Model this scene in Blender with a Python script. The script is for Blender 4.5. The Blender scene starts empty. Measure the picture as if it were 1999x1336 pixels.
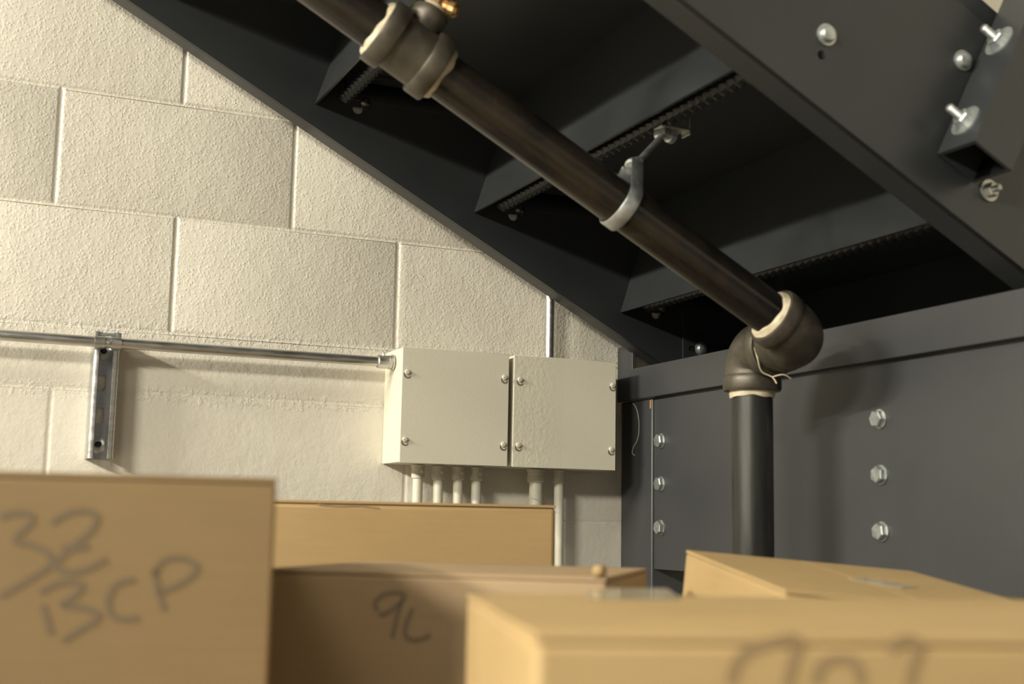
import bpy, bmesh, math, random
from mathutils import Vector, Matrix
from mathutils.geometry import tessellate_polygon
random.seed(7)
SC = bpy.context.scene
COL = SC.collection
R = math.radians

# ------------------------------------------------------------------ camera
YAW, PITCH, ROLL, FPX = 0.415677643, 0.139685779, 0.0185602030, 2542.52363
CAM = Vector((-0.15455, -2.26376, -0.72398))
cy, sy, cp, sp = math.cos(YAW), math.sin(YAW), math.cos(PITCH), math.sin(PITCH)
FW = Vector((sy*cp, cy*cp, sp)); RT0 = Vector((cy, -sy, 0)); UP0 = RT0.cross(FW)
RT = math.cos(ROLL)*RT0 + math.sin(ROLL)*UP0
UP = -math.sin(ROLL)*RT0 + math.cos(ROLL)*UP0
cd = bpy.data.cameras.new('camera'); cam = bpy.data.objects.new('camera', cd); COL.objects.link(cam)
m = Matrix((RT, UP, -FW)).transposed().to_4x4(); m.translation = CAM
cam.matrix_world = m
cd.sensor_width = 36; cd.lens = FPX/1999*36; cd.clip_start = 0.02; cd.clip_end = 50
cd.dof.use_dof = True; cd.dof.focus_distance = 2.34; cd.dof.aperture_fstop = 4.2
SC.camera = cam

# ------------------------------------------------------------------ world, exposure, lights
SC.view_settings.view_transform = 'Standard'; SC.view_settings.look = 'None'
SC.view_settings.gamma = 1; SC.view_settings.use_curve_mapping = False
SC.view_settings.exposure = 0.0
w = bpy.data.worlds.new('world'); SC.world = w; w.use_nodes = True
bg = w.node_tree.nodes['Background']; bg.inputs[0].default_value = (1.0, 0.95, 0.88, 1); bg.inputs[1].default_value = 0.18
def area(name, loc, target, size, sizey, power, color):
    l = bpy.data.lights.new(name, 'AREA'); l.shape = 'RECTANGLE'; l.size = size; l.size_y = sizey
    l.energy = power; l.color = color
    o = bpy.data.objects.new(name, l); COL.objects.link(o); o.location = loc
    o.rotation_euler = (Vector(target)-Vector(loc)).to_track_quat('-Z', 'Y').to_euler()
    return o
area('ceiling_lamp_light', (-1.65, -4.05, 1.60), (0.6, 0, -0.5), 0.70, 0.50, 24, (1.0, 0.93, 0.78))
area('side_lamp_light', (-2.9, -3.1, 0.85), (0.9, -0.3, -0.5), 0.90, 0.14, 138, (1.0, 0.945, 0.80))
area('left_lamp_light', (-4.6, -1.25, 1.36), (0.9, -0.3, -0.5), 1.50, 0.16, 350, (1.0, 0.945, 0.80))

# ------------------------------------------------------------------ pixel helper (puts a measured point on its real plane)
def ray(px, py):
    return RT*((px-999.5)/FPX) + UP*((668-py)/FPX) + FW
def at(px, py, Z):
    return CAM + Z*ray(px, py)
def on(px, py, axis, val):
    d = ray(px, py); return CAM + d*((val-CAM[axis])/d[axis])
def onplane(px, py, o, n):
    d = ray(px, py); return CAM + d*((o-CAM).dot(n)/d.dot(n))

# ------------------------------------------------------------------ mesh helpers
def frame(o, x, y, z): return (Vector(o), Vector(x).normalized(), Vector(y).normalized(), Vector(z).normalized())
def perp(a):
    a = Vector(a).normalized()
    t = Vector((0, 0, 1)) if abs(a.z) < 0.9 else Vector((1, 0, 0))
    u = a.cross(t).normalized(); return u, a.cross(u).normalized()
class MB:
    def __init__(s): s.v = []; s.f = []
    def add(s, vs, fs):
        b = len(s.v); s.v += [Vector(v) for v in vs]; s.f += [[b+i for i in f] for f in fs]; return s
    def box(s, x0, x1, y0, y1, z0, z1):
        vs = [(x, y, z) for x in (x0, x1) for y in (y0, y1) for z in (z0, z1)]
        return s.add(vs, [(0, 1, 3, 2), (4, 6, 7, 5), (0, 4, 5, 1), (2, 3, 7, 6), (0, 2, 6, 4), (1, 5, 7, 3)])
    def obox(s, o, a, b, c):
        o, a, b, c = map(Vector, (o, a, b, c))
        vs = [o+i*a+j*b+k*c for i in (0, 1) for j in (0, 1) for k in (0, 1)]
        return s.add(vs, [(0, 1, 3, 2), (4, 6, 7, 5), (0, 4, 5, 1), (2, 3, 7, 6), (0, 2, 6, 4), (1, 5, 7, 3)])
    def lathe(s, o, axis, prof, n=40, caps=True, u=None):
        o = Vector(o); a = Vector(axis).normalized(); p, q = perp(a)
        if u is not None: p = Vector(u).normalized(); q = a.cross(p)
        vs = []
        for (r, h) in prof:
            for i in range(n):
                t = 2*math.pi*i/n; vs.append(o + a*h + (p*math.cos(t)+q*math.sin(t))*r)
        fs = []
        for k in range(len(prof)-1):
            for i in range(n):
                j = (i+1) % n; fs.append((k*n+i, k*n+j, (k+1)*n+j, (k+1)*n+i))
        if caps:
            fs.append(tuple(range(n))[::-1]); fs.append(tuple((len(prof)-1)*n+i for i in range(n)))
        return s.add(vs, fs)
    def tube(s, pts, r, n=16, caps=True):
        pts = [Vector(p) for p in pts]; vs = []; P = None
        for k, c in enumerate(pts):
            t = (pts[min(k+1, len(pts)-1)]-pts[max(k-1, 0)]).normalized()
            if P is None: P, _ = perp(t)
            P = (P - t*P.dot(t)).normalized(); Q = t.cross(P)
            rr = r[k] if isinstance(r, (list, tuple)) else r
            for i in range(n):
                a = 2*math.pi*i/n; vs.append(c + (P*math.cos(a)+Q*math.sin(a))*rr)
        fs = []
        for k in range(len(pts)-1):
            for i in range(n):
                j = (i+1) % n; fs.append((k*n+i, k*n+j, (k+1)*n+j, (k+1)*n+i))
        if caps:
            fs.append(tuple(range(n))[::-1]); fs.append(tuple((len(pts)-1)*n+i for i in range(n)))
        return s.add(vs, fs)
    def prism(s, prof, o, a, b, d):          # closed 2-D profile in axes a, b, swept by vector d
        o, a, b, d = map(Vector, (o, a, b, d)); n = len(prof)
        vs = [o+a*x+b*y for x, y in prof] + [o+a*x+b*y+d for x, y in prof]
        tri = tessellate_polygon([[Vector((x, y, 0)) for x, y in prof]])
        fs = [tuple(t) for t in tri] + [tuple(n+i for i in t[::-1]) for t in tri]
        fs += [(i, (i+1) % n, n+(i+1) % n, n+i) for i in range(n)]
        return s.add(vs, fs)
    def plate(s, outer, holes, o, a, b, d):  # plate with real holes
        o, a, b, d = map(Vector, (o, a, b, d)); loops = [outer]+holes
        flat = [p for l in loops for p in l]; n = len(flat)
        vs = [o+a*x+b*y for x, y in flat] + [o+a*x+b*y+d for x, y in flat]
        tri = tessellate_polygon([[Vector((x, y, 0)) for x, y in l] for l in loops])
        fs = [tuple(t) for t in tri] + [tuple(n+i for i in t[::-1]) for t in tri]
        k = 0
        for l in loops:
            m = len(l); fs += [(k+i, k+(i+1) % m, n+k+(i+1) % m, n+k+i) for i in range(m)]; k += m
        return s.add(vs, fs)
    def build(s, name, mat, parent=None, bevel=0, seg=2, smooth=35, **props):
        me = bpy.data.meshes.new(name)
        piv = Vector((0, 0, 0))
        if parent is None and s.v:
            xs = [v.x for v in s.v]; ys = [v.y for v in s.v]; zs = [v.z for v in s.v]
            piv = Vector(((min(xs)+max(xs))/2, (min(ys)+max(ys))/2, min(zs)))
        elif parent is not None:
            piv = ORIG[parent.name]
        me.from_pydata([tuple(v-piv) for v in s.v], [], s.f)
        bm = bmesh.new(); bm.from_mesh(me)
        bmesh.ops.remove_doubles(bm, verts=bm.verts, dist=1e-6)
        bmesh.ops.recalc_face_normals(bm, faces=bm.faces)
        if smooth:
            for f in bm.faces: f.smooth = True
            for e in bm.edges:
                if len(e.link_faces) == 2 and e.calc_face_angle(0) > R(smooth): e.smooth = False
        bm.to_mesh(me); bm.free()
        ob = bpy.data.objects.new(name, me); COL.objects.link(ob); me.materials.append(mat)
        if parent is not None:
            ob.parent = parent; ORIG[ob.name] = piv
        else:
            ob.location = piv; ORIG[ob.name] = piv
        if bevel:
            bv = ob.modifiers.new('bevel', 'BEVEL'); bv.width = bevel; bv.segments = seg; bv.limit_method = 'ANGLE'; bv.angle_limit = R(40)
        for k, v in props.items(): ob[k] = v
        return ob
ORIG = {}
def thing(name, loc, label, cat, group=None):
    o = bpy.data.objects.new(name, None); COL.objects.link(o); o.location = loc; o.empty_display_size = 0.05
    ORIG[o.name] = Vector(loc); o['label'] = label; o['category'] = cat
    if group: o['group'] = group
    return o
def tag(o, label, cat, group=None):
    o['label'] = label; o['category'] = cat
    if group: o['group'] = group
    return o
def circ(cx, cz, r, n=20, r2=None, a0=0):
    return [(cx+r*math.cos(a0+2*math.pi*i/n), cz+(r2 or r)*math.sin(a0+2*math.pi*i/n)) for i in range(n)]
def slot(cx, cz, w, h, n=8):                 # upright slot
    r = w/2; p = []
    for i in range(n+1): t = math.pi*i/n; p.append((cx+r*math.cos(t), cz+h/2-r+r*math.sin(t)))
    for i in range(n+1): t = math.pi+math.pi*i/n; p.append((cx+r*math.cos(t), cz-h/2+r+r*math.sin(t)))
    return p
def rot2(pts, cx, cz, a):
    return [(cx+(x-cx)*math.cos(a)-(z-cz)*math.sin(a), cz+(x-cx)*math.sin(a)+(z-cz)*math.cos(a)) for x, z in pts]

# ------------------------------------------------------------------ materials
def mat(name, base, rough=0.5, metal=0.0, spec=0.5):
    m = bpy.data.materials.new(name); m.use_nodes = True; nt = m.node_tree; b = nt.nodes['Principled BSDF']
    b.inputs['Base Color'].default_value = (*base, 1); b.inputs['Roughness'].default_value = rough
    b.inputs['Metallic'].default_value = metal; b.inputs['Specular IOR Level'].default_value = spec
    return m, nt, b
def N(nt, t, **k):
    n = nt.nodes.new(t)
    for a, v in k.items():
        if a.startswith('i_'): n.inputs[a[2:].replace('_', ' ')].default_value = v
        else: setattr(n, a, v)
    return n
def coords(nt, scale=(1, 1, 1), rot=(0, 0, 0)):
    tc = N(nt, 'ShaderNodeTexCoord'); mp = N(nt, 'ShaderNodeMapping'); mp.inputs['Scale'].default_value = scale; mp.inputs['Rotation'].default_value = rot
    nt.links.new(tc.outputs['Object'], mp.inputs[0]); return mp
def noise(nt, co, scale, detail=3, rough=0.5):
    n = N(nt, 'ShaderNodeTexNoise'); n.inputs['Scale'].default_value = scale; n.inputs['Detail'].default_value = detail; n.inputs['Roughness'].default_value = rough
    nt.links.new(co.outputs[0], n.inputs['Vector']); return n
def ramp(nt, src, stops):
    r = N(nt, 'ShaderNodeValToRGB'); e = r.color_ramp.elements
    while len(e) < len(stops): e.new(0.5)
    for k, (p, c) in enumerate(stops):
        e[k].position = p; e[k].color = (*c, 1) if len(c) == 3 else c
    nt.links.new(src, r.inputs[0]); return r
def bump(nt, b, src, strength, dist, prev=None):
    n = N(nt, 'ShaderNodeBump'); n.inputs['Strength'].default_value = strength; n.inputs['Distance'].default_value = dist
    nt.links.new(src, n.inputs['Height'])
    if prev: nt.links.new(prev.outputs[0], n.inputs['Normal'])
    nt.links.new(n.outputs[0], b.inputs['Normal']); return n
def gray(v): return (v, v, v)
def mottled(name, c1, c2, scale, rough=0.5, metal=0, spec=0.5, bs=0, bscale=300, bdist=0.0005, stretch=(1, 1, 1), r2=None, detail=4):
    m, nt, b = mat(name, c1, rough, metal, spec); co = coords(nt, stretch)
    n = noise(nt, co, scale, detail, 0.6); r = ramp(nt, n.outputs[0], [(0.35, c1), (0.68, c2)]); nt.links.new(r.outputs[0], b.inputs['Base Color'])
    if r2 is not None:
        rr = ramp(nt, n.outputs[0], [(0.35, gray(rough)), (0.7, gray(r2))]); nt.links.new(rr.outputs[0], b.inputs['Roughness'])
    if bs:
        n2 = noise(nt, co, bscale, 2); bump(nt, b, n2.outputs[0], bs, bdist)
    return m

# painted concrete block
def block_mat():
    m, nt, b = mat('painted_block', (0.72, 0.68, 0.56), 0.42, 0, 0.45)
    tc = N(nt, 'ShaderNodeTexCoord'); geo = N(nt, 'ShaderNodeNewGeometry')
    sep = N(nt, 'ShaderNodeSeparateXYZ'); nt.links.new(geo.outputs['Position'], sep.inputs[0])
    class W: outputs = geo.outputs
    n1 = noise(nt, W, 270, 4, 0.62); n2 = noise(nt, W, 110, 3, 0.55); n3 = noise(nt, W, 22, 4, 0.6)
    # upper courses are open-textured block, the lower ones smoother and lumpy
    mr = N(nt, 'ShaderNodeMapRange'); mr.inputs['From Min'].default_value = -0.47; mr.inputs['From Max'].default_value = -0.40
    mr.inputs['To Min'].default_value = 0.18; mr.inputs['To Max'].default_value = 1.0
    nt.links.new(sep.outputs['Z'], mr.inputs['Value'])
    r1 = ramp(nt, n1.outputs[0], [(0.30, gray(0)), (0.56, gray(0.55)), (0.72, gray(1))])
    vs_ = N(nt, 'ShaderNodeTexVoronoi'); vs_.feature = 'SMOOTH_F1'; vs_.inputs['Scale'].default_value = 190; vs_.inputs['Smoothness'].default_value = 0.35
    nt.links.new(geo.outputs['Position'], vs_.inputs['Vector'])
    vr = ramp(nt, vs_.outputs['Distance'], [(0.10, gray(1)), (0.55, gray(0))])
    mxx = N(nt, 'ShaderNodeMath', operation='MULTIPLY'); nt.links.new(vr.outputs[0], mxx.inputs[0]); nt.links.new(r1.outputs[0], mxx.inputs[1])
    mul = N(nt, 'ShaderNodeMath', operation='MULTIPLY'); nt.links.new(mxx.outputs[0], mul.inputs[0]); nt.links.new(mr.outputs[0], mul.inputs[1])
    a = bump(nt, b, mul.outputs[0], 0.72, 0.0014)
    b2 = bump(nt, b, n2.outputs[0], 0.35, 0.0016, a)
    b3 = bump(nt, b, n3.outputs[0], 0.5, 0.004, b2)
    # rough mortar smeared along the two joints of the half course
    def band(zc, wd):
        a1 = N(nt, 'ShaderNodeMath', operation='SUBTRACT'); nt.links.new(sep.outputs['Z'], a1.inputs[0]); a1.inputs[1].default_value = zc
        a2 = N(nt, 'ShaderNodeMath', operation='ABSOLUTE'); nt.links.new(a1.outputs[0], a2.inputs[0])
        a3 = N(nt, 'ShaderNodeMapRange'); a3.inputs['From Min'].default_value = wd; a3.inputs['From Max'].default_value = wd*0.3; nt.links.new(a2.outputs[0], a3.inputs['Value']); return a3
    q1, q2 = band(-0.409, 0.017), band(-0.515, 0.020)
    qs = N(nt, 'ShaderNodeMath', operation='MAXIMUM'); nt.links.new(q1.outputs[0], qs.inputs[0]); nt.links.new(q2.outputs[0], qs.inputs[1])
    nq = noise(nt, W, 95, 4, 0.6); rq = ramp(nt, nq.outputs[0], [(0.50, gray(0)), (0.60, gray(1))])
    mq = N(nt, 'ShaderNodeMath', operation='MULTIPLY'); nt.links.new(qs.outputs[0], mq.inputs[0]); nt.links.new(rq.outputs[0], mq.inputs[1])
    b3 = bump(nt, b, mq.outputs[0], 0.45, 0.0022, b3)
    # pinholes
    vo = N(nt, 'ShaderNodeTexVoronoi'); vo.inputs['Scale'].default_value = 26; nt.links.new(geo.outputs['Position'], vo.inputs['Vector'])
    rv = ramp(nt, vo.outputs['Distance'], [(0.0, gray(0)), (0.05, gray(1))])
    nn = noise(nt, W, 9, 2); rn = ramp(nt, nn.outputs[0], [(0.50, gray(1)), (0.60, gray(0))])
    mx = N(nt, 'ShaderNodeMath', operation='MAXIMUM'); nt.links.new(rv.outputs[0], mx.inputs[0]); nt.links.new(rn.outputs[0], mx.inputs[1])
    b4 = bump(nt, b, mx.outputs[0], 0.6, 0.0015, b3)
    tone = noise(nt, W, 3.0, 3); rc = ramp(nt, tone.outputs[0], [(0.3, (0.66, 0.62, 0.535)), (0.7, (0.71, 0.675, 0.58))])
    mc = N(nt, 'ShaderNodeMix', data_type='RGBA'); nt.links.new(mx.outputs[0], mc.inputs[0])
    mc.inputs[6].default_value = (0.30, 0.26, 0.19, 1); nt.links.new(rc.outputs[0], mc.inputs[7])
    nt.links.new(mc.outputs[2], b.inputs['Base Color'])
    return m
BLOCK = block_mat()
STEEL = mottled('dark_grey_paint', (0.023, 0.0255, 0.028), (0.029, 0.0315, 0.034), 6, 0.36, 0, 0.45, bs=0.08, bscale=700, bdist=0.0002)
STEELB = mottled('landing_grey_paint', (0.038, 0.039, 0.042), (0.045, 0.046, 0.048), 5, 0.42, 0, 0.45, bs=0.10, bscale=600, bdist=0.0002)
EDGE = mottled('bare_edge', (0.20, 0.18, 0.15), (0.10, 0.08, 0.06), 60, 0.6)
BOXP, nt_, b_ = mat('box_enamel', (0.68, 0.64, 0.52), 0.38, 0, 0.5)
co_ = coords(nt_); n_ = noise(nt_, co_, 330, 2); bump(nt_, b_, n_.outputs[0], 0.22, 0.0006)
BOXR, nt_, b_ = mat('box_enamel_wrinkled', (0.68, 0.64, 0.52), 0.36, 0, 0.5)
co_ = coords(nt_); n_ = noise(nt_, co_, 330, 2); k1 = bump(nt_, b_, n_.outputs[0], 0.22, 0.0006)
n2_ = noise(nt_, co_, 150, 3, 0.6); gx = N(nt_, 'ShaderNodeSeparateXYZ'); nt_.links.new(co_.outputs[0], gx.inputs[0])
rx = ramp(nt_, gx.outputs['X'], [(0.0, gray(0)), (1.0, gray(1))])
mr_ = N(nt_, 'ShaderNodeMapRange'); mr_.inputs['From Min'].default_value = -0.005; mr_.inputs['From Max'].default_value = -0.05; nt_.links.new(gx.outputs['X'], mr_.inputs['Value'])
mm_ = N(nt_, 'ShaderNodeMath', operation='MULTIPLY'); nt_.links.new(n2_.outputs[0], mm_.inputs[0]); nt_.links.new(mr_.outputs[0], mm_.inputs[1])
bump(nt_, b_, mm_.outputs[0], 0.42, 0.0022, k1)
PCOND = mottled('painted_conduit', (0.58, 0.55, 0.45), (0.64, 0.61, 0.51), 30, 0.4, bs=0.25, bscale=90, bdist=0.0008)
GALV = mottled('galvanised_steel', (0.50, 0.50, 0.48), (0.66, 0.65, 0.62), 120, 0.28, 0.95, r2=0.42, bs=0.1, bscale=200, bdist=0.0003, stretch=(0.15, 1, 1))
ZINC = mottled('zinc_plate', (0.42, 0.45, 0.45), (0.56, 0.59, 0.58), 90, 0.34, 0.85, r2=0.48)
DULLZ = mottled('dull_zinc', (0.38, 0.39, 0.37), (0.50, 0.50, 0.46), 90, 0.35, 0.9, r2=0.5)
STRUTB = mottled('strut_back', (0.36, 0.37, 0.40), (0.48, 0.48, 0.50), 60, 0.4, 0.85, stretch=(1, 1, 0.3))
BOLTD = mottled('grimy_zinc', (0.10, 0.10, 0.09), (0.17, 0.17, 0.15), 90, 0.22, 0.9, r2=0.35)
DARKB = mottled('dark_bolt', (0.02, 0.025, 0.035), (0.05, 0.05, 0.06), 50, 0.35, 0.6)
BPIPE = mottled('black_steel_pipe', (0.012, 0.012, 0.013), (0.055, 0.042, 0.027), 16, 0.16, 0.45, r2=0.36, bs=0.05, bscale=300, stretch=(0.35, 1, 0.35), detail=7)
BPIPEV = mottled('black_drop_pipe', (0.022, 0.023, 0.022), (0.055, 0.054, 0.048), 28, 0.28, 0.55, r2=0.42, bs=0.05, bscale=300, stretch=(1, 1, 0.1), detail=6)
IRON = mottled('malleable_iron', (0.062, 0.054, 0.042), (0.108, 0.094, 0.072), 30, 0.38, 0.5, r2=0.5, bs=0.18, bscale=420, bdist=0.0005)
TAPE = mottled('thread_sealant', (0.56, 0.50, 0.37), (0.40, 0.33, 0.22), 60, 0.55, bs=0.3, bscale=200, bdist=0.001)
BRASS = mottled('tarnished_brass', (0.42, 0.24, 0.09), (0.75, 0.48, 0.22), 70, 0.25, 0.9, r2=0.45)
RUST = mottled('rust', (0.35, 0.14, 0.03), (0.50, 0.24, 0.06), 80, 0.8)
THREAD, _, _ = mat('white_thread', (0.62, 0.60, 0.52), 0.8)
INK, _, _ = mat('marker_ink', (0.125, 0.092, 0.055), 0.6)
INK3, _, _ = mat('grey_marker_ink', (0.19, 0.14, 0.09), 0.6)
INK2, _, _ = mat('faded_marker_ink', (0.24, 0.165, 0.085), 0.6)
CARD = {}
def card(name, c1, c2, rough=0.6):
    m, nt, b = mat(name, c1, rough, 0, 0.25); co = coords(nt)
    n = noise(nt, co, 5, 4, 0.6); r = ramp(nt, n.outputs[0], [(0.3, c1), (0.72, c2)])
    co2 = coords(nt, (1, 1, 30)); n2 = noise(nt, co2, 14, 3)
    mx = N(nt, 'ShaderNodeMix', data_type='RGBA', blend_type='MULTIPLY'); mx.inputs[0].default_value = 0.25
    r2 = ramp(nt, n2.outputs[0], [(0.3, gray(0.75)), (0.7, gray(1))])
    nt.links.new(r.outputs[0], mx.inputs[6]); nt.links.new(r2.outputs[0], mx.inputs[7]); nt.links.new(mx.outputs[2], b.inputs['Base Color'])
    bump(nt, b, n2.outputs[0], 0.12, 0.0006)
    return m
CARD1 = card('carton_board', (0.195, 0.133, 0.066), (0.225, 0.156, 0.078))
CARD2 = card('carton_board_warm', (0.32, 0.215, 0.098), (0.37, 0.25, 0.118))
CARD3 = card('carton_board_grey', (0.32, 0.225, 0.130), (0.37, 0.265, 0.155))
CARD4 = card('carton_board_light', (0.36, 0.25, 0.118), (0.41, 0.29, 0.14))
CTAPE, _, _ = mat('clear_packing_tape', (0.50, 0.42, 0.28), 0.12, 0, 0.7)
FLOORM = mottled('concrete_floor', (0.30, 0.28, 0.25), (0.38, 0.36, 0.32), 4, 0.6, bs=0.1, bscale=60)
CEILM = mottled('painted_ceiling', (0.55, 0.54, 0.50), (0.60, 0.59, 0.55), 3, 0.8)

# ------------------------------------------------------------------ setting
FLOOR = -1.35; CEIL = 2.45; XL = -2.2; XR = 2.7
MB().box(-6, XR+0.2, -6, 0.2, FLOOR-0.1, FLOOR).build('floor', FLOORM, kind='structure')
MB().box(-6, XR+0.2, -6, 0.2, CEIL, CEIL+0.1).build('ceiling', CEILM, kind='structure')
MB().box(XR, XR+0.2, -6, 0, FLOOR, CEIL).build('wall_right', BLOCK, kind='structure')

def gp(d, w=0.0065, depth=0.0034):           # groove profile
    t = abs(d)/w
    return depth*(0.5+0.5*math.cos(math.pi*t)) if t < 1 else 0.0
U = 0.4064; H = 0.2032
def wall_mesh():
    mb = MB()
    zl = [2.0*H+0.6096, 1.0*H+0.6096-0.0, 0.6096, 2*H, H, 0, -H, -2*H, -0.512, -0.512-H, -0.512-2*H, -0.512-3*H]
    zl = sorted(set([k*H for k in range(-2, 13)] + [-0.512-k*H for k in range(0, 5)]), reverse=True)
    # rows between successive joint lines; each with its own upright joints
    def joints(ztop):
        if abs(ztop) < 1e-4: return [k*U for k in range(-6, 8)]
        if abs(ztop+2*H) < 1e-4: return [-1.6, -1.1]
        if abs(ztop+H) < 1e-4: return [k2*U+0.2032 for k2 in range(-6, 2)]+[1.6, 2.0]
        if ztop < -0.45:
            k = round((-0.512-ztop)/H)
            return [0.016, 0.636, -0.39, -0.79, -1.2, -1.6] if k % 2 == 0 else [k2*U+0.2 for k2 in range(-6, 1)]
        k = round(ztop/H)
        return [k2*U+(0.2032 if k % 2 else 0.0) for k2 in range(-6, 8)]
    offs = [-0.0065, -0.005, -0.003, -0.001, 0.001, 0.003, 0.005, 0.0065]
    allx = set([XL, XR])
    rows = []
    for a, b in zip(zl[:-1], zl[1:]):
        rows.append((a, b, joints(a)))
    xs = {round(x, 5) for x in (XL, XR)}
    for _, _, js in rows:
        for j in js:
            for o in offs:
                if XL < j+o < XR: xs.add(round(j+o, 5))
    xs = sorted(xs)
    hw = 0.0055
    def hp(t, z):                            # horizontal joint: struck, fairly flush
        dep = 0.0022 if z > -0.40 else 0.0012
        return dep*(0.5+0.5*math.cos(math.pi*t))
    for a, b, js in rows:
        prof = []
        for t in (0, 0.33, 0.62): prof.append((a-hw*t, t, 'top'))
        for dz_, c_ in ((0.0042, 0), (0.0047, 1), (0.0052, 1), (0.0057, 0)): prof.append((a-dz_, 0.9, 'crack' if c_ else 'top'))
        prof.append((a-0.0064, 1.0, 'top'))
        for t in (1.0, 0.66, 0.33, 0): prof.append((b+hw*t, t, 'bot'))
        vs = []; n = len(xs)
        for (z, t, side) in prof:
            for x in xs:
                g = max([gp(x-j) for j in js] or [0]); g *= (1 if z > -0.45 else 0.5)
                hgt = hp(t, b if side == 'bot' else a)
                y = max(hgt, g if t > 0.3 else g*0.0)
                if side == 'crack': y = max(y, (0.0026 if a > -0.5 else 0.001)*(0.55+0.45*math.sin(x*9+a*20)))
                if t == 0: y = hgt
                vs.append((x, y, z))
        fs = []
        for k in range(len(prof)-1):
            for i in range(n-1): fs.append((k*n+i, k*n+i+1, (k+1)*n+i+1, (k+1)*n+i))
        mb.add(vs, fs)
    return mb
wb = wall_mesh()
zs = [v.z for v in wb.v]; zt, zb = max(zs), min(zs)
wb.box(-6, XR, 0.012, 0.2, FLOOR, CEIL)
wb.box(-6, XL, 0.0, 0.012, FLOOR, CEIL)
if zb > FLOOR: wb.box(XL, XR, 0.0, 0.012, FLOOR, zb)
if zt < CEIL: wb.box(XL, XR, 0.0, 0.012, zt, CEIL)
wo = wb.build('wall_back', BLOCK, smooth=60, kind='structure')

# ------------------------------------------------------------------ staircase
SL = -0.528; AL = math.atan(0.528); ca, sa = math.cos(AL), math.sin(AL)
S = Vector((ca, 0, -sa)); NN = Vector((sa, 0, ca)); OUT = Vector((0, -1, 0))
RUN, RISE = 0.306, 0.160
def zlow(x): return 0.180 + SL*x
stair = thing('staircase', (1.1, -0.55, -0.42), 'dark grey painted steel staircase seen from underneath, descending past the block wall', 'staircase')
HV = 0.254/ca                                # stringer height measured upright
X0 = -2.2; XE = 1.55; ZL = -0.418            # stringers stop on the landing level
def stringer_outline():
    xc = (ZL-0.180)/SL
    return [(X0, zlow(X0)), (xc, ZL), (XE, ZL), (XE, zlow(XE)+HV), (X0, zlow(X0)+HV)]
# wall-side stringer: web faces the room, flanges point to the wall
def Dhole(cx, cz, r=0.0095):
    pts = [(cx+r*math.cos(R(a)), cz+r*math.sin(R(a))) for a in range(-195, 16, 21)]
    return pts
holes = []
bolt_pts = []
for k in range(-3, 3):
    bx, bz = 0.806+RUN*(k-1), -0.141-RISE*(k-1)
    bolt_pts.append((bx, bz)); holes.append(Dhole(bx-0.008, bz-0.0135))
mb = MB(); mb.plate(stringer_outline(), [h for h in holes if h[0][0] > X0], (0, -0.1, 0), (1, 0, 0), (0, 0, 1), (0, 0.006, 0))
mb.build('stringer', STEEL, stair)
def flange(mb, ya, yb, top):
    xc = (ZL-0.180)/SL; dz = HV-0.011/ca if top else 0
    xe = XE if top else xc
    mb.obox((X0, ya, zlow(X0)+dz), (xe-X0, 0, SL*(xe-X0)), (0, yb-ya, 0), (0, 0, 0.011/ca))
mb = MB(); flange(mb, -0.0945, -0.055, False); mb.build('bottom_flange', STEEL, stair, bevel=0.002)
mb = MB(); flange(mb, -0.0945, -0.055, True); mb.build('top_flange', STEEL, stair, bevel=0.002)
# room-side stringer: flat web outside, flanges turned under the treads
mb = MB(); mb.plate(stringer_outline(), [circ(0.777, -0.163, 0.006)], (0, -1.05, 0), (1, 0, 0), (0, 0, 1), (0, 0.007, 0)); mb.build('stringer', STEEL, stair, bevel=0.0)
mb = MB(); flange(mb, -1.0425, -1.0, False); mb.build('bottom_flange', STEEL, stair, bevel=0.002)
mb = MB(); flange(mb, -1.0425, -1.0, True); mb.build('top_flange', STEEL, stair, bevel=0.002)
YA, YB = -0.1008, -1.0425
LIP = 0.058                                   # tread underside above the riser's lower lip
TILT = 0.32
def serrated(mb, x, z, r=0.008):
    n = 96; pts = []; rad = []
    y0, y1 = -0.108, -0.995; cnt = 230
    p = 8; vs = []
    for i in range(cnt+1):
        y = y0+(y1-y0)*i/cnt
        for j in range(p):
            a = 2*math.pi*j/p
            rr = r*(1+0.28*math.sin(2*math.pi*(i/5.0)+1*a))
            vs.append((x+rr*math.cos(a), y, z+rr*math.sin(a)))
    fs = [(i*p+j, i*p+(j+1) % p, (i+1)*p+(j+1) % p, (i+1)*p+j) for i in range(cnt) for j in range(p)]
    mb.add(vs, fs)
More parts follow.
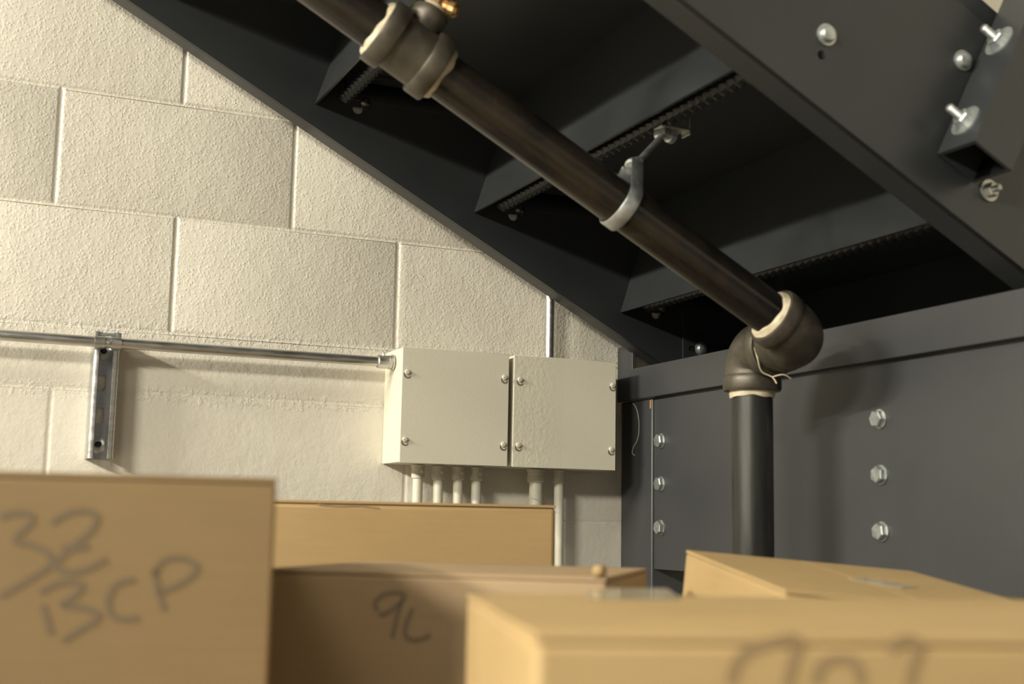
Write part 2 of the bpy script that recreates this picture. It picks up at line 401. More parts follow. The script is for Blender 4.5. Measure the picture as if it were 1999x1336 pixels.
for k in range(-7, 4):                        # riser k: lower corner at (xk, zk)
    xk, zk = 0.719+RUN*(k-1), -0.158-RISE*(k-1)
    h = RISE+LIP; t = 0.005; zb0 = 0.0
    if zk < ZL: zb0 = ZL-zk+0.002
    pr = [(xk+TILT*zb0, zk+zb0), (xk+TILT*h, zk+h), (xk+TILT*h+t, zk+h), (xk+TILT*zb0+t, zk+zb0)]
    mb = MB(); mb.prism(pr, (0, YA, 0), (1, 0, 0), (0, 0, 1), (0, YB-YA, 0)); mb.build('riser', STEEL, stair)
    if k == 3: continue
    # tread pan below/right of riser k: underside from riser k to riser k+1, with a turned-down edge
    xa = xk+TILT*LIP+t+0.0006; xb = xk+RUN+TILT*h+0.006; zt_ = zk+LIP
    mb = MB(); mb.box(xa, xb, YB, YA, zt_, zt_+0.006)
    mb.box(xa+0.030, xa+0.034, YB, YA, zt_-0.024, zt_-0.0002)
    mb.build('tread', STEEL, stair)
    mb = MB(); serrated(mb, xk+0.052, zk+0.016, 0.0100); mb.build('serrated_bar', STEEL, stair)
    bx, bz = 0.806+RUN*(k-1), -0.141-RISE*(k-1)
    # clip angle and button-head bolt on the wall-side stringer
    mb = MB(); mb.box(xk+0.050, xk+RUN-0.012, -0.1065, -0.1005, zk+0.018, zt_-0.0005); mb.box(xk+0.050, xk+RUN-0.012, -0.14, -0.1065, zt_-0.006, zt_-0.0005)
    mb.build('clip_angle', STEEL, stair)
    mb = MB(); mb.lathe((bx+0.004, -0.1065 if bz > zk+0.018 else -0.1005, bz), (0, -1, 0), [(0.0125, 0), (0.0125, 0.0015), (0.0095, 0.0016), (0.0092, 0.006), (0.006, 0.0085), (0.002, 0.009)], 24)
    mb.build('bolt', BOLTD, stair)
# outer-face bolts of the room-side stringer
for (bx, bz) in ((0.784, -0.137), (0.994, -0.134), (0.478, 0.023)):
    mb = MB(); mb.lathe((bx, -1.0502, bz), (0, -1, 0), [(0.0135, 0), (0.0135, 0.002), (0.0105, 0.0021), (0.0103, 0.005), (0.0085, 0.008), (0.004, 0.010)], 28)
    mb.build('bolt', ZINC, stair)
mb = MB(); mb.obox((X0, -1.0425, zlow(X0)+HV-0.02), (XE-X0, 0, SL*(XE-X0)), (0, 0.004, 0), (0, 0, 0.058)); mb.build('toe_plate', STEEL, stair)
# splice plate with slots where the wall-side stringer meets the landing
mb = MB()
sl = rot2(slot(1.196, -0.350, 0.010, 0.030), 1.196, -0.350, R(90))
sl2 = rot2(slot(1.190, -0.377, 0.011, 0.030), 1.190, -0.377, R(90))
mb.plate([(1.163, -0.417), (1.40, -0.417), (1.40, -0.275), (1.163, -0.275)], [sl, sl2], (0, -0.104, 0), (1, 0, 0), (0, 0, 1), (0, 0.0035, 0))
mb.build('splice_plate', STEEL, stair)
mb = MB(); mb.lathe((1.203, -0.1042, -0.376), (0, -1, 0), [(0.0135, 0), (0.0135, 0.002), (0.0105, 0.0021), (0.0103, 0.005), (0.0085, 0.008), (0.003, 0.010)], 28); mb.build('bolt', ZINC, stair)

# ------------------------------------------------------------------ landing frame
land = thing('landing_frame', (1.5, -0.7, FLOOR), 'dark grey steel landing beam and column with rows of hex bolts', 'landing frame')
mb = MB()
mb.prism([(0.0, ZL-0.062), (-1.70, ZL-0.062), (-1.70, ZL-0.001), (-0.060, ZL-0.001), (-0.060, -0.372), (0.0, -0.372)], (1.074, -0.0008, 0), (0, 1, 0), (0, 0, 1), (0.008, 0, 0))
mb.build('edge_angle', STEELB, land, bevel=0.0012)
mb = MB(); mb.box(1.0825, 2.30, -1.70, -0.11, ZL-0.008, ZL-0.001); mb.build('deck_plate', STEELB, land)
mb = MB(); mb.box(1.0835, 1.17, -0.122, -0.0008, FLOOR, ZL-0.062); mb.build('column', STEELB, land, bevel=0.003)
ZW = -0.800
mb = MB(); mb.plate([(-0.1225, ZW), (-1.70, ZW), (-1.70, ZL-0.009), (-0.1225, ZL-0.009)], [], (1.088, 0, 0), (0, 1, 0), (0, 0, 1), (0.009, 0, 0)); mb.build('beam_web', STEELB, land)
mb = MB(); mb.box(1.0975, 1.16, -1.70, -0.125, ZW, ZW+0.011); mb.build('beam_flange', STEELB, land)
mb = MB(); mb.box(1.0833, 1.17, -1.70, -1.58, FLOOR, ZL-0.064); mb.build('column', STEELB, land, bevel=0.003)
for yb in (-0.150, -0.767):
    for i, zb_ in enumerate((-0.563, -0.643, -0.7235)):
        a0 = random.uniform(0, 1)
        xb_ = 1.0878
        mb = MB(); mb.lathe((xb_, yb, zb_), (-1, 0, 0), [(0.0142, 0), (0.0142, 0.0022)], 30)
        p = Vector((0, math.cos(a0), math.sin(a0)))
        mb.lathe((xb_, yb, zb_), (-1, 0, 0), [(0.0128, 0.0022), (0.0128, 0.0095), (0.0112, 0.0112)], 6, True, u=p)
        mb.build('bolt', ZINC, land, smooth=20)
# rust marks and pencil-thin light edge along the column corner
mb = MB(); mb.box(1.0829, 1.0834, -0.0060, -0.0008, -0.512, -0.484); mb.build('rust_streak', RUST, land)
mb = MB(); mb.box(1.0829, 1.0834, -0.118, -0.114, -0.500, -0.484); mb.build('rust_streak', RUST, land)

st = [on(x, y, 0, 1.0825) for x, y in ((1236, 788), (1243, 800), (1247, 822), (1247, 845), (1243, 862), (1237, 872), (1234, 884), (1239, 890))]
def smooth_path(pts, n=6):
    out = []; P = [pts[0]]+list(pts)+[pts[-1]]
    for i in range(1, len(P)-2):
        for k in range(n):
            t = k/n; a, b, c, d = P[i-1], P[i], P[i+1], P[i+2]
            out.append(0.5*((2*b)+(c-a)*t+(2*a-5*b+4*c-d)*t*t+(3*b-a-3*c+d)*t**3))
    out.append(pts[-1]); return out
mb = MB(); mb.tube(smooth_path(st), 0.0006, 6)
tag(mb.build('loose_thread', THREAD), 'thin pale thread stuck in a curve on the top of the grey column', 'thread')

# ------------------------------------------------------------------ square tube post
post = thing('railing_post', (0.975, -1.085, -0.28), 'open-ended dark square steel tube bolted to the outer stringer face, top right', 'post')
TS = 0.064; YT = -1.0525
# open-ended tube: four walls
L0 = Vector((0.947, YT, -0.262)); tt = 0.005; LEN = 1.0
mb = MB()
mb.obox(L0, S*tt, OUT*TS, NN*LEN); mb.obox(L0+S*(TS-tt), S*tt, OUT*TS, NN*LEN)
mb.obox(L0+S*tt, S*(TS-2*tt), OUT*tt, NN*LEN); mb.obox(L0+S*tt+OUT*(TS-tt), S*(TS-2*tt), OUT*tt, NN*LEN)
mb.build('tube', STEEL, post, bevel=0.0)
for t in (0.040, 0.166):
    c = L0+NN*t+OUT*(TS*0.48)
    mb = MB(); mb.lathe(c, -S, [(0.021, 0), (0.021, 0.0022)], 36); mb.build('washer', ZINC, post)
    mb = MB(); mb.lathe(c, -S, [(0.0115, 0.0023), (0.0115, 0.011), (0.0100, 0.0125)], 6); mb.build('nut', ZINC, post, smooth=20)
    prof = [(0.0048, 0.0125)]
    for i in range(10): prof += [(0.0055, 0.0127+i*0.0018), (0.0047, 0.0136+i*0.0018)]
    prof += [(0.0035, 0.0315)]
    mb = MB(); mb.lathe(c, -S, prof, 16); mb.build('stud', ZINC, post)
c = Vector((1.030, -1.0508, -0.298))
mb = MB(); mb.lathe(c, (0, -1, 0), [(0.014, 0), (0.014, 0.002)], 30); mb.lathe(c, (0, -1, 0), [(0.0095, 0.002), (0.0095, 0.009), (0.008, 0.0105)], 6); mb.lathe(c, (0, -1, 0), [(0.0045, 0.0105), (0.0045, 0.018), (0.003, 0.019)], 14)
mb.build('bolt', DULLZ, post, smooth=20)

# ------------------------------------------------------------------ black pipe with fittings
UPS = Vector((-0.8806, 0, 0.4738)).normalized()
XC, ZC, YP, YV = 0.945, -0.458, -0.780, -0.655
C = Vector((XC, YP, ZC)); CB = Vector((XC, YV, ZC-0.004))
pipe = thing('steel_pipe', (XC, YV, FLOOR), 'black steel pipe sloping under the stairs and dropping past the landing beam through two elbows', 'pipe')
PR = 0.0302
tee_d = 0.674                                # distance from corner to tee centre along the slope
mb = MB(); mb.tube([C+UPS*0.045, C+UPS*(tee_d-0.035)], PR, 48); mb.build('sloping_run', BPIPE, pipe)
mb = MB(); mb.tube([C+UPS*(tee_d+0.035), C+UPS*2.2], PR, 48); mb.build('sloping_run', BPIPE, pipe)
mb = MB(); mb.tube([CB+Vector((0, 0, -0.045)), Vector((XC, YV, FLOOR))], PR, 48)
mb.build('vertical_drop', BPIPEV, pipe)
def elbow(c, d1, d2, rarc=0.032, r=0.0405):
    d1, d2 = Vector(d1).normalized(), Vector(d2).normalized(); mb = MB()
    cc = c+d1*rarc+d2*rarc; pts = []
    pts.append(c+d1*0.050)
    for i in range(0, 15):
        t = math.pi/2*i/14
        # arc from d1 side to d2 side
        pts.append(cc - d2*rarc*math.cos(t) - d1*rarc*math.sin(t))
    pts.append(c+d2*0.050)
    mb.tube(pts, r, 40)
    for d in (d1, d2):
        mb.lathe(c, d, [(0.036, 0.033), (0.0395, 0.0355), (0.0425, 0.039), (0.0430, 0.045), (0.0430, 0.056), (0.0415, 0.0595), (0.0320, 0.0600)], 48)
    return mb
elbow(C, UPS, (0, 1, 0)).build('elbow', IRON, pipe, smooth=40)
elbow(CB, (0, -1, 0), (0, 0, -1)).build('elbow', IRON, pipe, smooth=40)
def seal(name, c, d, h0, h1, r0, r1, wob=0.0012):
    mb = MB(); d = Vector(d).normalized(); p, q = perp(d); n = 48; vs = []
    rs = [(r0, h0), ((r0+r1)/2+0.0006, (h0+h1)/2), (r1, h1), (PR*0.9, h1+0.0005)]
    for (r, h) in rs:
        for i in range(n):
            t = 2*math.pi*i/n; k = wob*math.sin(3*t+h*400)+wob*0.7*math.sin(7*t+1)
            vs.append(c+d*(h+(k if h > h0 else 0))+(p*math.cos(t)+q*math.sin(t))*(r+0.3*k))
    fs = [(k*n+i, k*n+(i+1) % n, (k+1)*n+(i+1) % n, (k+1)*n+i) for k in range(len(rs)-1) for i in range(n)]
    mb.add(vs, fs); return mb.build(name, TAPE, pipe)
seal('thread_sealant', C, UPS, 0.0590, 0.0665, 0.0375, 0.0325)
seal('thread_sealant', CB, (0, 0, -1), 0.0590, 0.0690, 0.0335, 0.0325)
# close nipple between the two elbows
mid = (C+CB)/2
mb = MB(); mb.tube([C+Vector((0, 0.055, 0)), CB+Vector((0, -0.055, 0))], 0.0345, 40); mb.build('close_nipple', TAPE, pipe)
wp = [Vector((XC-0.036, mid.y+0.004, ZC-0.006)), Vector((XC-0.036, mid.y-0.004, ZC-0.024)), Vector((XC-0.028, mid.y-0.002, ZC-0.042)), Vector((XC-0.014, mid.y-0.008, ZC-0.050)), Vector((XC-0.012, mid.y-0.016, ZC-0.060))]
mb = MB(); mb.tube(smooth_path(wp), 0.0010, 6); mb.tube(smooth_path([Vector((XC-0.014, mid.y-0.008, ZC-0.050)), Vector((XC-0.004, mid.y-0.02, ZC-0.047)), Vector((XC+0.008, mid.y-0.022, ZC-0.052))]), 0.0009, 6)
mb.build('sealant_strand', TAPE, pipe)
# tee
T = C+UPS*tee_d
mb = MB()
prof = [(0.0330, -0.0455), (0.0425, -0.0452), (0.0435, -0.0440), (0.0435, -0.0230), (0.0425, -0.0215), (0.0372, -0.0205), (0.0372, 0.0205), (0.0425, 0.0215), (0.0435, 0.0230), (0.0435, 0.0440), (0.0425, 0.0452), (0.0330, 0.0455)]
mb.lathe(T, UPS, prof, 56)
BR = (NN*0.96 + OUT*0.06).normalized()
mb.lathe(T, BR, [(0.0225, 0.010), (0.0215, 0.036), (0.0225, 0.044), (0.0245, 0.047), (0.0245, 0.058), (0.0235, 0.060), (0.0160, 0.0603)], 40)
mb.build('tee', IRON, pipe, smooth=40)
seal('thread_sealant', T, UPS, 0.0447, 0.0500, 0.0385, 0.0325)
seal('thread_sealant', T, -UPS, 0.0447, 0.0525, 0.0375, 0.0325)
mb = MB(); mb.lathe(T, BR, [(0.0150, 0.058), (0.0155, 0.060), (0.0150, 0.0685), (0.013, 0.069)], 30); mb.build('thread_sealant', TAPE, pipe)
mb = MB(); mb.lathe(T, BR, [(0.0130, 0.066), (0.0135, 0.080)], 8)
mb.lathe(T, BR, [(0.0170, 0.080), (0.0170, 0.098)], 6); mb.lathe(T, BR, [(0.012, 0.098), (0.012, 0.14)], 20)
side = (S*0.8+OUT*0.5-NN*0.05).normalized()
mb.lathe(T+BR*0.076, side, [(0.0080, 0.006), (0.0085, 0.016), (0.0100, 0.018), (0.0100, 0.026), (0.006, 0.030)], 12)
mb.build('brass_fitting', BRASS, pipe, smooth=25)

# ------------------------------------------------------------------ pipe hanger
hd = 0.278
HC = C+UPS*((C.x-0.655)/0.8806)
top = Vector((0.770, -0.700, -0.163))
wv = (top-HC); wv = (wv-UPS*wv.dot(UPS)).normalized(); vv = UPS.cross(wv).normalized()
hang = thing('pipe_hanger', top, 'bright zinc loop hanger with threaded rod holding the sloping pipe under a tread', 'pipe hanger')
r_ = PR+0.0016; path = []
apex = HC+wv*0.088
for sgn in (-1,):
    pass
loop = [HC+wv*0.084+vv*0.010]
for a in range(64, 360-64+1, 8):
    t = R(a); loop.append(HC+(wv*math.cos(t)+vv*math.sin(t))*r_)
loop.append(HC+wv*0.084-vv*0.010)
wd = 0.0100; th = 0.0016
vs = []; 
for i, p_ in enumerate(loop):
    t = (loop[min(i+1, len(loop)-1)]-loop[max(i-1, 0)]).normalized(); nrm = t.cross(UPS).normalized()
    if nrm.dot(p_-HC) < 0: nrm = -nrm
    for (a, b) in ((-wd, 0), (wd, 0), (wd, th), (wd*0.85, th*1.6), (-wd*0.85, th*1.6), (-wd, th)):
        vs.append(p_+UPS*a+nrm*b)
k6 = 6
fs = [(i*k6+j, i*k6+(j+1) % k6, (i+1)*k6+(j+1) % k6, (i+1)*k6+j) for i in range(len(loop)-1) for j in range(k6)]
fs += [tuple(range(k6))[::-1], tuple((len(loop)-1)*k6+j for j in range(k6))]
mb = MB(); mb.add(vs, fs); mb.build('strap', ZINC, hang, smooth=50)
rt = (top-(HC+wv*0.080)).normalized(); ra = HC+wv*0.080
mb = MB(); mb.lathe(ra, rt, [(0.0095, 0), (0.0125, 0.002), (0.0125, 0.008), (0.0095, 0.010)], 16); mb.build('knurled_nut', ZINC, hang, smooth=15)
RL = (top-ra).length
mb = MB(); mb.tube([ra-rt*0.012, ra+rt*(RL-0.004)], 0.0046, 14); mb.build('rod', ZINC, hang)
mb = MB(); mb.lathe(ra, rt, [(0.0085, 0.014), (0.0085, 0.021)], 6); mb.build('nut', ZINC, hang, smooth=15)
mb = MB(); mb.lathe(top-Vector((0.012, 0.0, 0.0)), (1, 0.25, -0.1), [(0.0095, 0), (0.0120, 0.002), (0.0120, 0.006), (0.007, 0.009), (0.007, 0.020), (0.0105, 0.021), (0.0105, 0.029), (0.006, 0.031)], 18); mb.build('swivel', ZINC, hang, smooth=30)
# beam clamp on the riser's lower lip
mb = MB()
ct = Vector((top.x-0.014, top.y+0.010, top.z+0.004))
mb.obox(ct+Vector((0, 0, 0)), (0.050, 0, 0), (0, -0.022, 0), (0, 0, 0.004)); mb.obox(ct+Vector((0.046, 0, -0.006)), (0.004, 0, 0), (0, -0.022, 0), (0, 0, 0.060)); mb.obox(ct+Vector((0.012, 0, 0.004)), (0.004, 0, 0), (0, -0.022, 0), (0, 0, 0.030))
mb.build('beam_clamp', DULLZ, hang, bevel=0.0008)

# ------------------------------------------------------------------ junction boxes
def junction(x0, x1, z0, z1, label, cover_mat, screws):
    d = 0.100
    t = thing('junction_box', ((x0+x1)/2, -0.05, z0), label, 'junction box', 'cream junction boxes on the block wall')
    mb = MB(); mb.box(x0+0.001, x1-0.001, -(d-0.0030), -0.0005, z0+0.001, z1-0.001); mb.build('box_body', BOXP, t, bevel=0.0012)
    mb = MB(); mb.box(x0, x1, -d, -(d-0.0026), z0, z1); mb.build('cover', cover_mat, t, bevel=0.0009)
    for (sx, sz) in screws:
        mb = MB(); mb.lathe((sx, -d-0.0001, sz), (0, -1, 0), [(0.0050, 0), (0.0050, 0.0012), (0.0042, 0.0028), (0.0020, 0.0036)], 20)
        mb.box(sx-0.004, sx+0.004, -d-0.0042, -d-0.0030, sz-0.0006, sz+0.0006)
        s_ = mb.build('screw', PCOND, t, smooth=30)
        # crescent of the keyhole below the head
        cr = []
        for a in range(150, 331, 15): cr.append((0.0068*math.cos(R(a)), 0.0068*math.sin(R(a))-0.0042))
        for a in range(330, 149, -15): cr.append((0.0055*math.cos(R(a))+0.0008, 0.0055*math.sin(R(a))-0.0030))
        mb = MB(); mb.prism(cr, (sx, -d-0.0001, sz), (1, 0, 0), (0, 0, 1), (0, -0.0006, 0)); mb.build('keyhole_rim', DARKB2, t)
    return t
DARKB2 = mottled('chipped_keyhole', (0.10, 0.09, 0.07), (0.22, 0.20, 0.16), 90, 0.6)
junction(0.590, 0.796, -0.6195, -0.4145, 'left of two cream square junction boxes, bright left side, where the horizontal conduit ends', BOXP,
         [(0.600, -0.460), (0.787, -0.458), (0.599, -0.579), (0.787, -0.580)])
junction(0.8055, 1.0175, -0.6195, -0.4145, 'right of two cream square junction boxes, wrinkled paint on its cover, beside the grey column', BOXR,
         [(0.818, -0.460), (1.010, -0.459), (0.817, -0.580), (1.008, -0.580)])

# ------------------------------------------------------------------ conduits
ER = 0.0089
t = thing('conduit', (0.2, -0.0505, -0.437), 'galvanised conduit running level along the wall into the left junction box', 'conduit', 'bare galvanised conduits')
mb = MB(); mb.tube([(-1.6, -0.0505, -0.4385), (0.586, -0.0505, -0.4385)], ER, 28); mb.build('tube', GALV, t)
mb = MB(); mb.lathe((0.589, -0.0505, -0.4385), (-1, 0, 0), [(0.0145, 0), (0.0145, 0.003), (0.0125, 0.0032), (0.0125, 0.009), (0.0120, 0.0092), (0.0120, 0.028), (0.0105, 0.030)], 12)
mb.lathe((0.572, -0.0505, -0.4275), (0, 0, 1), [(0.004, 0), (0.004, 0.005), (0.003, 0.006)], 10); mb.build('connector', GALV, t, smooth=25)
t = thing('conduit', (0.910, -0.032, -0.414), 'bare conduit rising from the top of the right junction box behind the stringer', 'conduit', 'bare galvanised conduits')
mb = MB(); mb.tube([(0.909, -0.032, -0.408), (0.909, -0.032, 1.9)], ER, 28); mb.build('tube', GALV, t)
mb = MB(); mb.lathe((0.909, -0.032, -0.4143), (0, 0, 1), [(0.0135, 0), (0.0135, 0.004), (0.0110, 0.0042), (0.0110, 0.0055), (0.0125, 0.006), (0.0125, 0.008), (0.010, 0.009)], 24); mb.build('connector', GALV, t, smooth=25)
labs = ['first cream painted conduit from the left under the left junction box', 'second cream painted conduit from the left under the left junction box',
        'third cream painted conduit from the left under the left junction box', 'fourth cream painted conduit, rightmost of those under the left junction box',
        'thickest cream painted conduit, under the right junction box, looped by a string', 'cream painted conduit below the right junction box, reaching lowest beside the cartons']
for i, (x, r0) in enumerate(((0.6485, 0.0092), (0.6875, 0.0092), (0.7265, 0.0092), (0.7625, 0.0092), (0.8835, 0.0125), (0.9315, 0.0092))):
    t = thing('painted_conduit', (x, -0.035, FLOOR), labs[i], 'conduit', 'cream painted conduits below the junction boxes')
    mb = MB(); mb.tube([(x, -0.035, -0.622), (x+0.002*(i % 2), -0.035, -0.9), (x, -0.035, FLOOR)], r0, 24); mb.build('tube', PCOND, t)
    mb = MB(); rc = r0*1.27
    mb.lathe((x, -0.035, -0.6197), (0, 0, -1), [(rc*1.12, 0), (rc*1.12, 0.004), (rc, 0.0045), (rc, 0.012), (rc*1.04, 0.013), (rc*1.04, 0.022), (rc*0.98, 0.0235), (r0, 0.025)], 24)
    if i < 4: mb.lathe((x+0.003, -0.035-rc, -0.632), (0.25, -1, 0), [(0.0030, -0.002), (0.0030, 0.0025), (0.002, 0.0035)], 10)
    mb.build('connector', PCOND, t, smooth=30)
# string round the thick conduit
pts = [Vector((0.8835+0.0145*math.cos(R(a)), -0.035+0.0145*math.sin(R(a)), -0.655-0.030*(a/360))) for a in range(180, 400, 15)] + [Vector((0.9005, -0.052, -0.690)), Vector((0.906, -0.050, -0.692))]
mb = MB(); mb.tube(smooth_path(pts, 3), 0.0007, 6)
tag(mb.build('loose_string', THREAD), 'thin string looped around the thick painted conduit under the right junction box', 'string')

# ------------------------------------------------------------------ strut channel
strut = thing('strut_channel', (0.095, -0.02, -0.629), 'short upright galvanised strut channel with slotted back under the level conduit', 'strut channel')
X1, X2 = 0.0748, 0.1152; Z1, Z2 = -0.629, -0.428; D = 0.0413; g = 0.0026
sx = (X1+X2)/2
mb = MB(); mb.plate([(X1, Z1), (X2, Z1), (X2, Z2), (X1, Z2)], [slot(sx, -0.5010, 0.0143, 0.029), slot(sx, -0.5560, 0.0143, 0.029)], (0, -g-0.0003, 0), (1, 0, 0), (0, 0, 1), (0, g, 0)); mb.build('slotted_back', STRUTB, strut)
for zc in (-0.5010, -0.5560):
    ring = [Vector((x, -g-0.0006, z)) for x, z in slot(sx, zc, 0.0143, 0.029)]
    mb = MB(); mb.tube(ring+[ring[0]], 0.0006, 6); mb.build('slot_rim', GALV, strut)
for (xa, sg) in ((X1, 1), (X2, -1)):
    pr = [(0, 0), (0, -D+0.002), (0.002*sg, -D), (0.0085*sg, -D), (0.0098*sg, -D+0.002), (0.0098*sg, -D+0.0085), (0.0075*sg, -D+0.0085), (0.0072*sg, -D+g), (g*sg, -D+g), (g*sg, 0)]
    mb = MB(); mb.prism([(x, y-0.003) for x, y in pr], (xa, 0, Z1), (1, 0, 0), (0, 1, 0), (0, 0, Z2-Z1)); mb.build('side_rail', GALV, strut, smooth=50)
for zc in (-0.6045, -0.4480):
    mb = MB(); mb.lathe((sx-0.001, -0.0031, zc), (0, -1, 0), [(0.0138, 0), (0.0138, 0.0012), (0.0090, 0.0042), (0.0055, 0.0048)], 30); mb.build('washer', ZINC, strut, smooth=50)
    mb = MB(); mb.lathe((sx-0.001, -0.0078, zc), (0, -1, 0), [(0.0052, 0), (0.0052, 0.006), (0.0035, 0.0085)], 20); mb.build('anchor', DARKB, strut)

# conduit clamp
clamp = thing('conduit_clamp', (sx, -0.05, -0.447), 'small two-piece strap clamp fixing the level conduit to the strut channel', 'clamp')
mb = MB()
for sg in (-1, 1):
    xo = sx+sg*0.013
    pts = []
    vs = []
    for i in range(0, 13):
        t_ = R(180+ -90+i*15) if False else R(-90+i*15)
        for (rr, dx) in ((ER+0.0002, -0.008), (ER+0.0002, 0.008), (ER+0.0018, 0.008), (ER+0.0018, -0.008)):
            vs.append((xo+dx, -0.0505-rr*math.cos(t_), -0.4385+rr*math.sin(t_)))
    fs = [(i*4+j, i*4+(j+1) % 4, (i+1)*4+(j+1) % 4, (i+1)*4+j) for i in range(12) for j in range(4)]+[(0, 1, 2, 3), (48, 49, 50, 51)]
    mb.add(vs, fs)
    mb.box(xo-0.008+0.004*(sg > 0), xo+0.008-0.004*(sg < 0), -0.0520, -0.0500, -0.4302, -0.4215)
    mb.box(xo-0.003*1, xo+0.003, -0.0512, -0.0445, -0.4302, -0.4222)
mb.build('strap', GALV, clamp, smooth=40)
mb = MB(); mb.lathe((sx-0.016, -0.0510, -0.4255), (1, 0, 0), [(0.0028, 0), (0.0028, 0.034)], 12); mb.lathe((sx+0.014, -0.0510, -0.4255), (1, 0, 0), [(0.0052, 0), (0.0052, 0.004)], 6); mb.lathe((sx-0.020, -0.0510, -0.4255), (1, 0, 0), [(0.0052, 0), (0.0052, 0.004)], 6)
mb.lathe((sx+0.001, -0.0595, -0.4385), (0, -1, 0.5), [(0.0030, -0.002), (0.0042, 0.001), (0.0035, 0.003)], 12)
mb.build('clamp_bolt', ZINC, clamp, smooth=30)

# ------------------------------------------------------------------ cartons
def carton(A, B, Cn, height, m, label, over=0.0, down=None, bevel=0.003):
    """A, B: the ends of one top edge; Cn: a top point on the other side of the lid."""
    A, B, Cn = Vector(A), Vector(B), Vector(Cn)
    e1 = (B-A); n1 = e1.normalized(); e2 = (Cn-A); e2 = e2-n1*e2.dot(n1); up = e1.cross(e2).normalized()
    if up.z < 0: up = -up
    if height is None: height = (min(A.z, B.z, (A+e2).z, (B+e2).z)-FLOOR)/max(up.z, 0.5)-0.002
    base = A-up*height
    o = thing('cardboard_carton', ((A+B+e2)/2 if False else (A+e1*0.5+e2*0.5-up*height)), label, 'cardboard box')
    mb = MB(); t = 0.004
    # side walls as one shell, lid flaps laid on top
    mb.obox(base, e1, e2, up*(height-t)); mb.build('carton_body', m, o, bevel=bevel, seg=3)
    long1 = e1.length >= e2.length
    a, b = (e1, e2) if long1 else (e2, e1)
    for k in (0, 1):
        s0 = A + b*(0.5*k) + (b.normalized()*0.0004 if k else Vector((0, 0, 0)))-up*(t-0.0002)
        mb = MB(); mb.obox(s0, a+n1*over, b*0.5-b.normalized()*0.0004, up*(t-0.0002)); mb.build('flap', m, o, bevel=0.0006)
    return o, A, e1, e2, up, height
def strokes(name, o, plane_o, n, lines, wpx, m, lift=0.0006):
    """marker strokes drawn on the face through plane_o with outward normal n"""
    mb = MB(); n = n.normalized()
    for ln in lines:
        P = [onplane(x, y, plane_o, n)+n*lift for x, y in ln]
        P = smooth_path(P, 5)
        L = []
        for i, p in enumerate(P):
            t = (P[min(i+1, len(P)-1)]-P[max(i-1, 0)]).normalized(); s = t.cross(n).normalized(); Z = (p-CAM).dot(FW)
            L.append((p+s*wpx*Z/FPX/2, p-s*wpx*Z/FPX/2))
        vs = [v for pr in L for v in pr]; vs2 = [v-n*0.0002 for v in vs]; k = len(vs)
        fs = [(2*i, 2*i+1, 2*i+3, 2*i+2) for i in range(len(L)-1)]
        mb.add(vs+vs2, fs+[tuple(k+j for j in f[::-1]) for f in fs])
    return mb.build(name, m, o)
# left carton (tall, nearest on the left)
A = at(541, 934, 0.97); dz = Vector((0, 0, 1))
d_ = at(-160, 916, 0.912); d_.z = A.z
e = (d_-A); e = e.normalized()*0.46
back_ = Vector((-e.y, e.x, 0)).normalized()
if back_.dot(FW) < 0: back_ = -back_
oL, A1, e1, e2, up, hL = carton(A, A+e, A+back_*0.42, None, CARD1, 'tall brown carton in the left foreground marked 32 BCP in faded marker')
nL = -back_
strokes('marker_writing', oL, A, nL, [
    [(0, 1010), (30, 1002), (58, 1005), (62, 1020), (40, 1040), (30, 1058), (60, 1064), (95, 1082), (98, 1104), (60, 1130), (0, 1165)],
    [(100, 1022), (130, 1004), (165, 998), (188, 1008), (180, 1035), (145, 1065), (118, 1090), (110, 1108), (135, 1118), (170, 1112), (208, 1092)],
    [(122, 1068), (150, 1072), (172, 1066)],
    [(84, 1182), (92, 1212), (99, 1238)],
    [(78, 1158), (110, 1140), (148, 1136), (160, 1148), (140, 1168), (122, 1182), (155, 1186), (186, 1196), (190, 1210), (160, 1228), (122, 1252)],
    [(262, 1132), (230, 1140), (214, 1162), (212, 1188), (228, 1208), (270, 1208)],
    [(302, 1112), (308, 1150), (320, 1192)],
    [(300, 1124), (318, 1096), (352, 1090), (382, 1104), (376, 1124), (345, 1144), (308, 1158)]], 11, INK)
# back carton behind, sharper
A = at(1085, 987, 1.80); Bp = at(480, 971, 1.74); Bp.z = A.z; e = (Bp-A).normalized()*0.46
back_ = Vector((-e.y, e.x, 0)).normalized(); back_ = back_ if back_.dot(FW) > 0 else -back_
oB, *_ = carton(A, A+e, A+back_*0.16, None, CARD2, 'brown carton standing at the back, directly under the left junction box', bevel=0.006)
strokes('edge_crease', oB, A, -back_, [[(620, 985), (660, 989), (700, 988), (740, 993)]], 3, INK2)
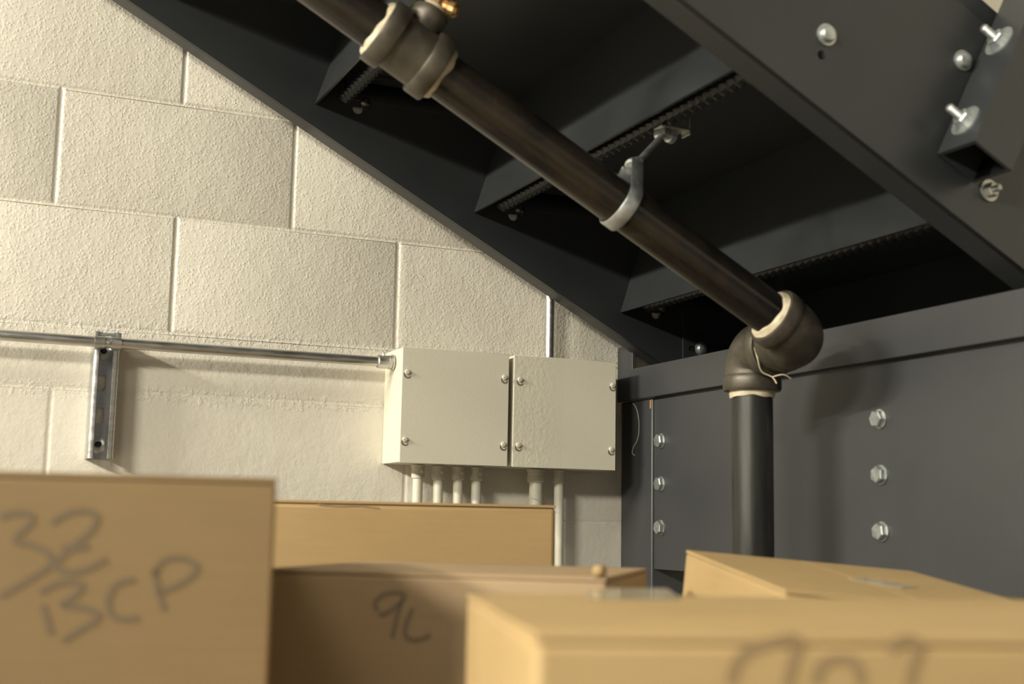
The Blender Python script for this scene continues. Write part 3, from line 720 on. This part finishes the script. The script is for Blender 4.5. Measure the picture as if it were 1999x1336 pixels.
# middle carton with a taped lid
A = at(1183, 1128, 1.16); ztop = A.z
def ontop(px, py, z): return on(px, py, 2, z)
Bp = ontop(524, 1110, ztop); e = (Bp-A)
back_ = Vector((-e.y, e.x, 0)).normalized(); back_ = back_ if back_.dot(FW) > 0 else -back_
oM, *_ = carton(A, Bp, A+back_*0.30, None, CARD3, 'greyish brown carton in the middle, marked 9L, behind the gap between the two nearest cartons', over=0.002)
strokes('marker_writing', oM, A, -back_, [
    [(738, 1192), (732, 1178), (752, 1160), (782, 1158), (790, 1166), (775, 1184), (748, 1200), (742, 1196)], [(788, 1164), (776, 1200), (766, 1246)],
    [(806, 1188), (792, 1222), (794, 1244), (815, 1250), (840, 1240)]], 9, INK3)
# strip of tape hanging over the front edge of the middle carton
eu = (Bp-A).normalized()
mb = MB(); mb.obox(A+eu*0.002+back_*0.02+Vector((0, 0, 0.0003)), eu*0.010, -back_*0.024, Vector((0, 0, 0.010))); mb.build('torn_tab', CARD4, oM, bevel=0.003)
# right carton, nearest
A = at(1045, 1238, 0.62); ztop = A.z
Bp = ontop(1999, 1246, ztop); e = (Bp-A).normalized()*0.46
back_ = Vector((-e.y, e.x, 0)).normalized(); back_ = back_ if back_.dot(FW) > 0 else -back_
oR, *_ = carton(A, A+e, A+back_*0.355, None, CARD4, 'light brown carton nearest the camera on the right, with faded marker curves on its front', bevel=0.004)
strokes('marker_writing', oR, A, -back_, [
    [(1425, 1336), (1440, 1290), (1480, 1262), (1530, 1250), (1556, 1252), (1548, 1290), (1535, 1340)],
    [(1590, 1336), (1605, 1298), (1640, 1286), (1670, 1298), (1680, 1336)],
    [(1738, 1272), (1752, 1254), (1785, 1252), (1792, 1272), (1780, 1310), (1776, 1340)]], 20, INK2)
p0 = ontop(1150, 1172, ztop); p1 = ontop(1330, 1172, ztop); p2 = ontop(1150, 1150, ztop)
mb = MB(); mb.obox(p0+Vector((0, 0, 0.0003)), (p1-p0), (p2-p0), (0, 0, 0.0003)); mb.build('packing_tape', CTAPE, oR)
# tilted carton behind it
A = at(1340, 1074, 1.50); Bp = at(1778, 1115, 1.535); Cp = at(1530, 1152, 1.17)
A2 = A
oT, A_, e1_, e2_, up_, h_ = carton(A, Bp, Cp, None, CARD4, 'tilted light brown carton lying in front of the vertical black pipe')
def ont(px, py): return onplane(px, py, A_, up_)
q0, q1, q2 = ont(1655, 1132), ont(1760, 1150), ont(1690, 1130)
mb = MB(); mb.obox(q0+up_*0.0003, (q1-q0), (q2-q0), up_*0.0003); mb.build('packing_tape', CTAPE, oT)
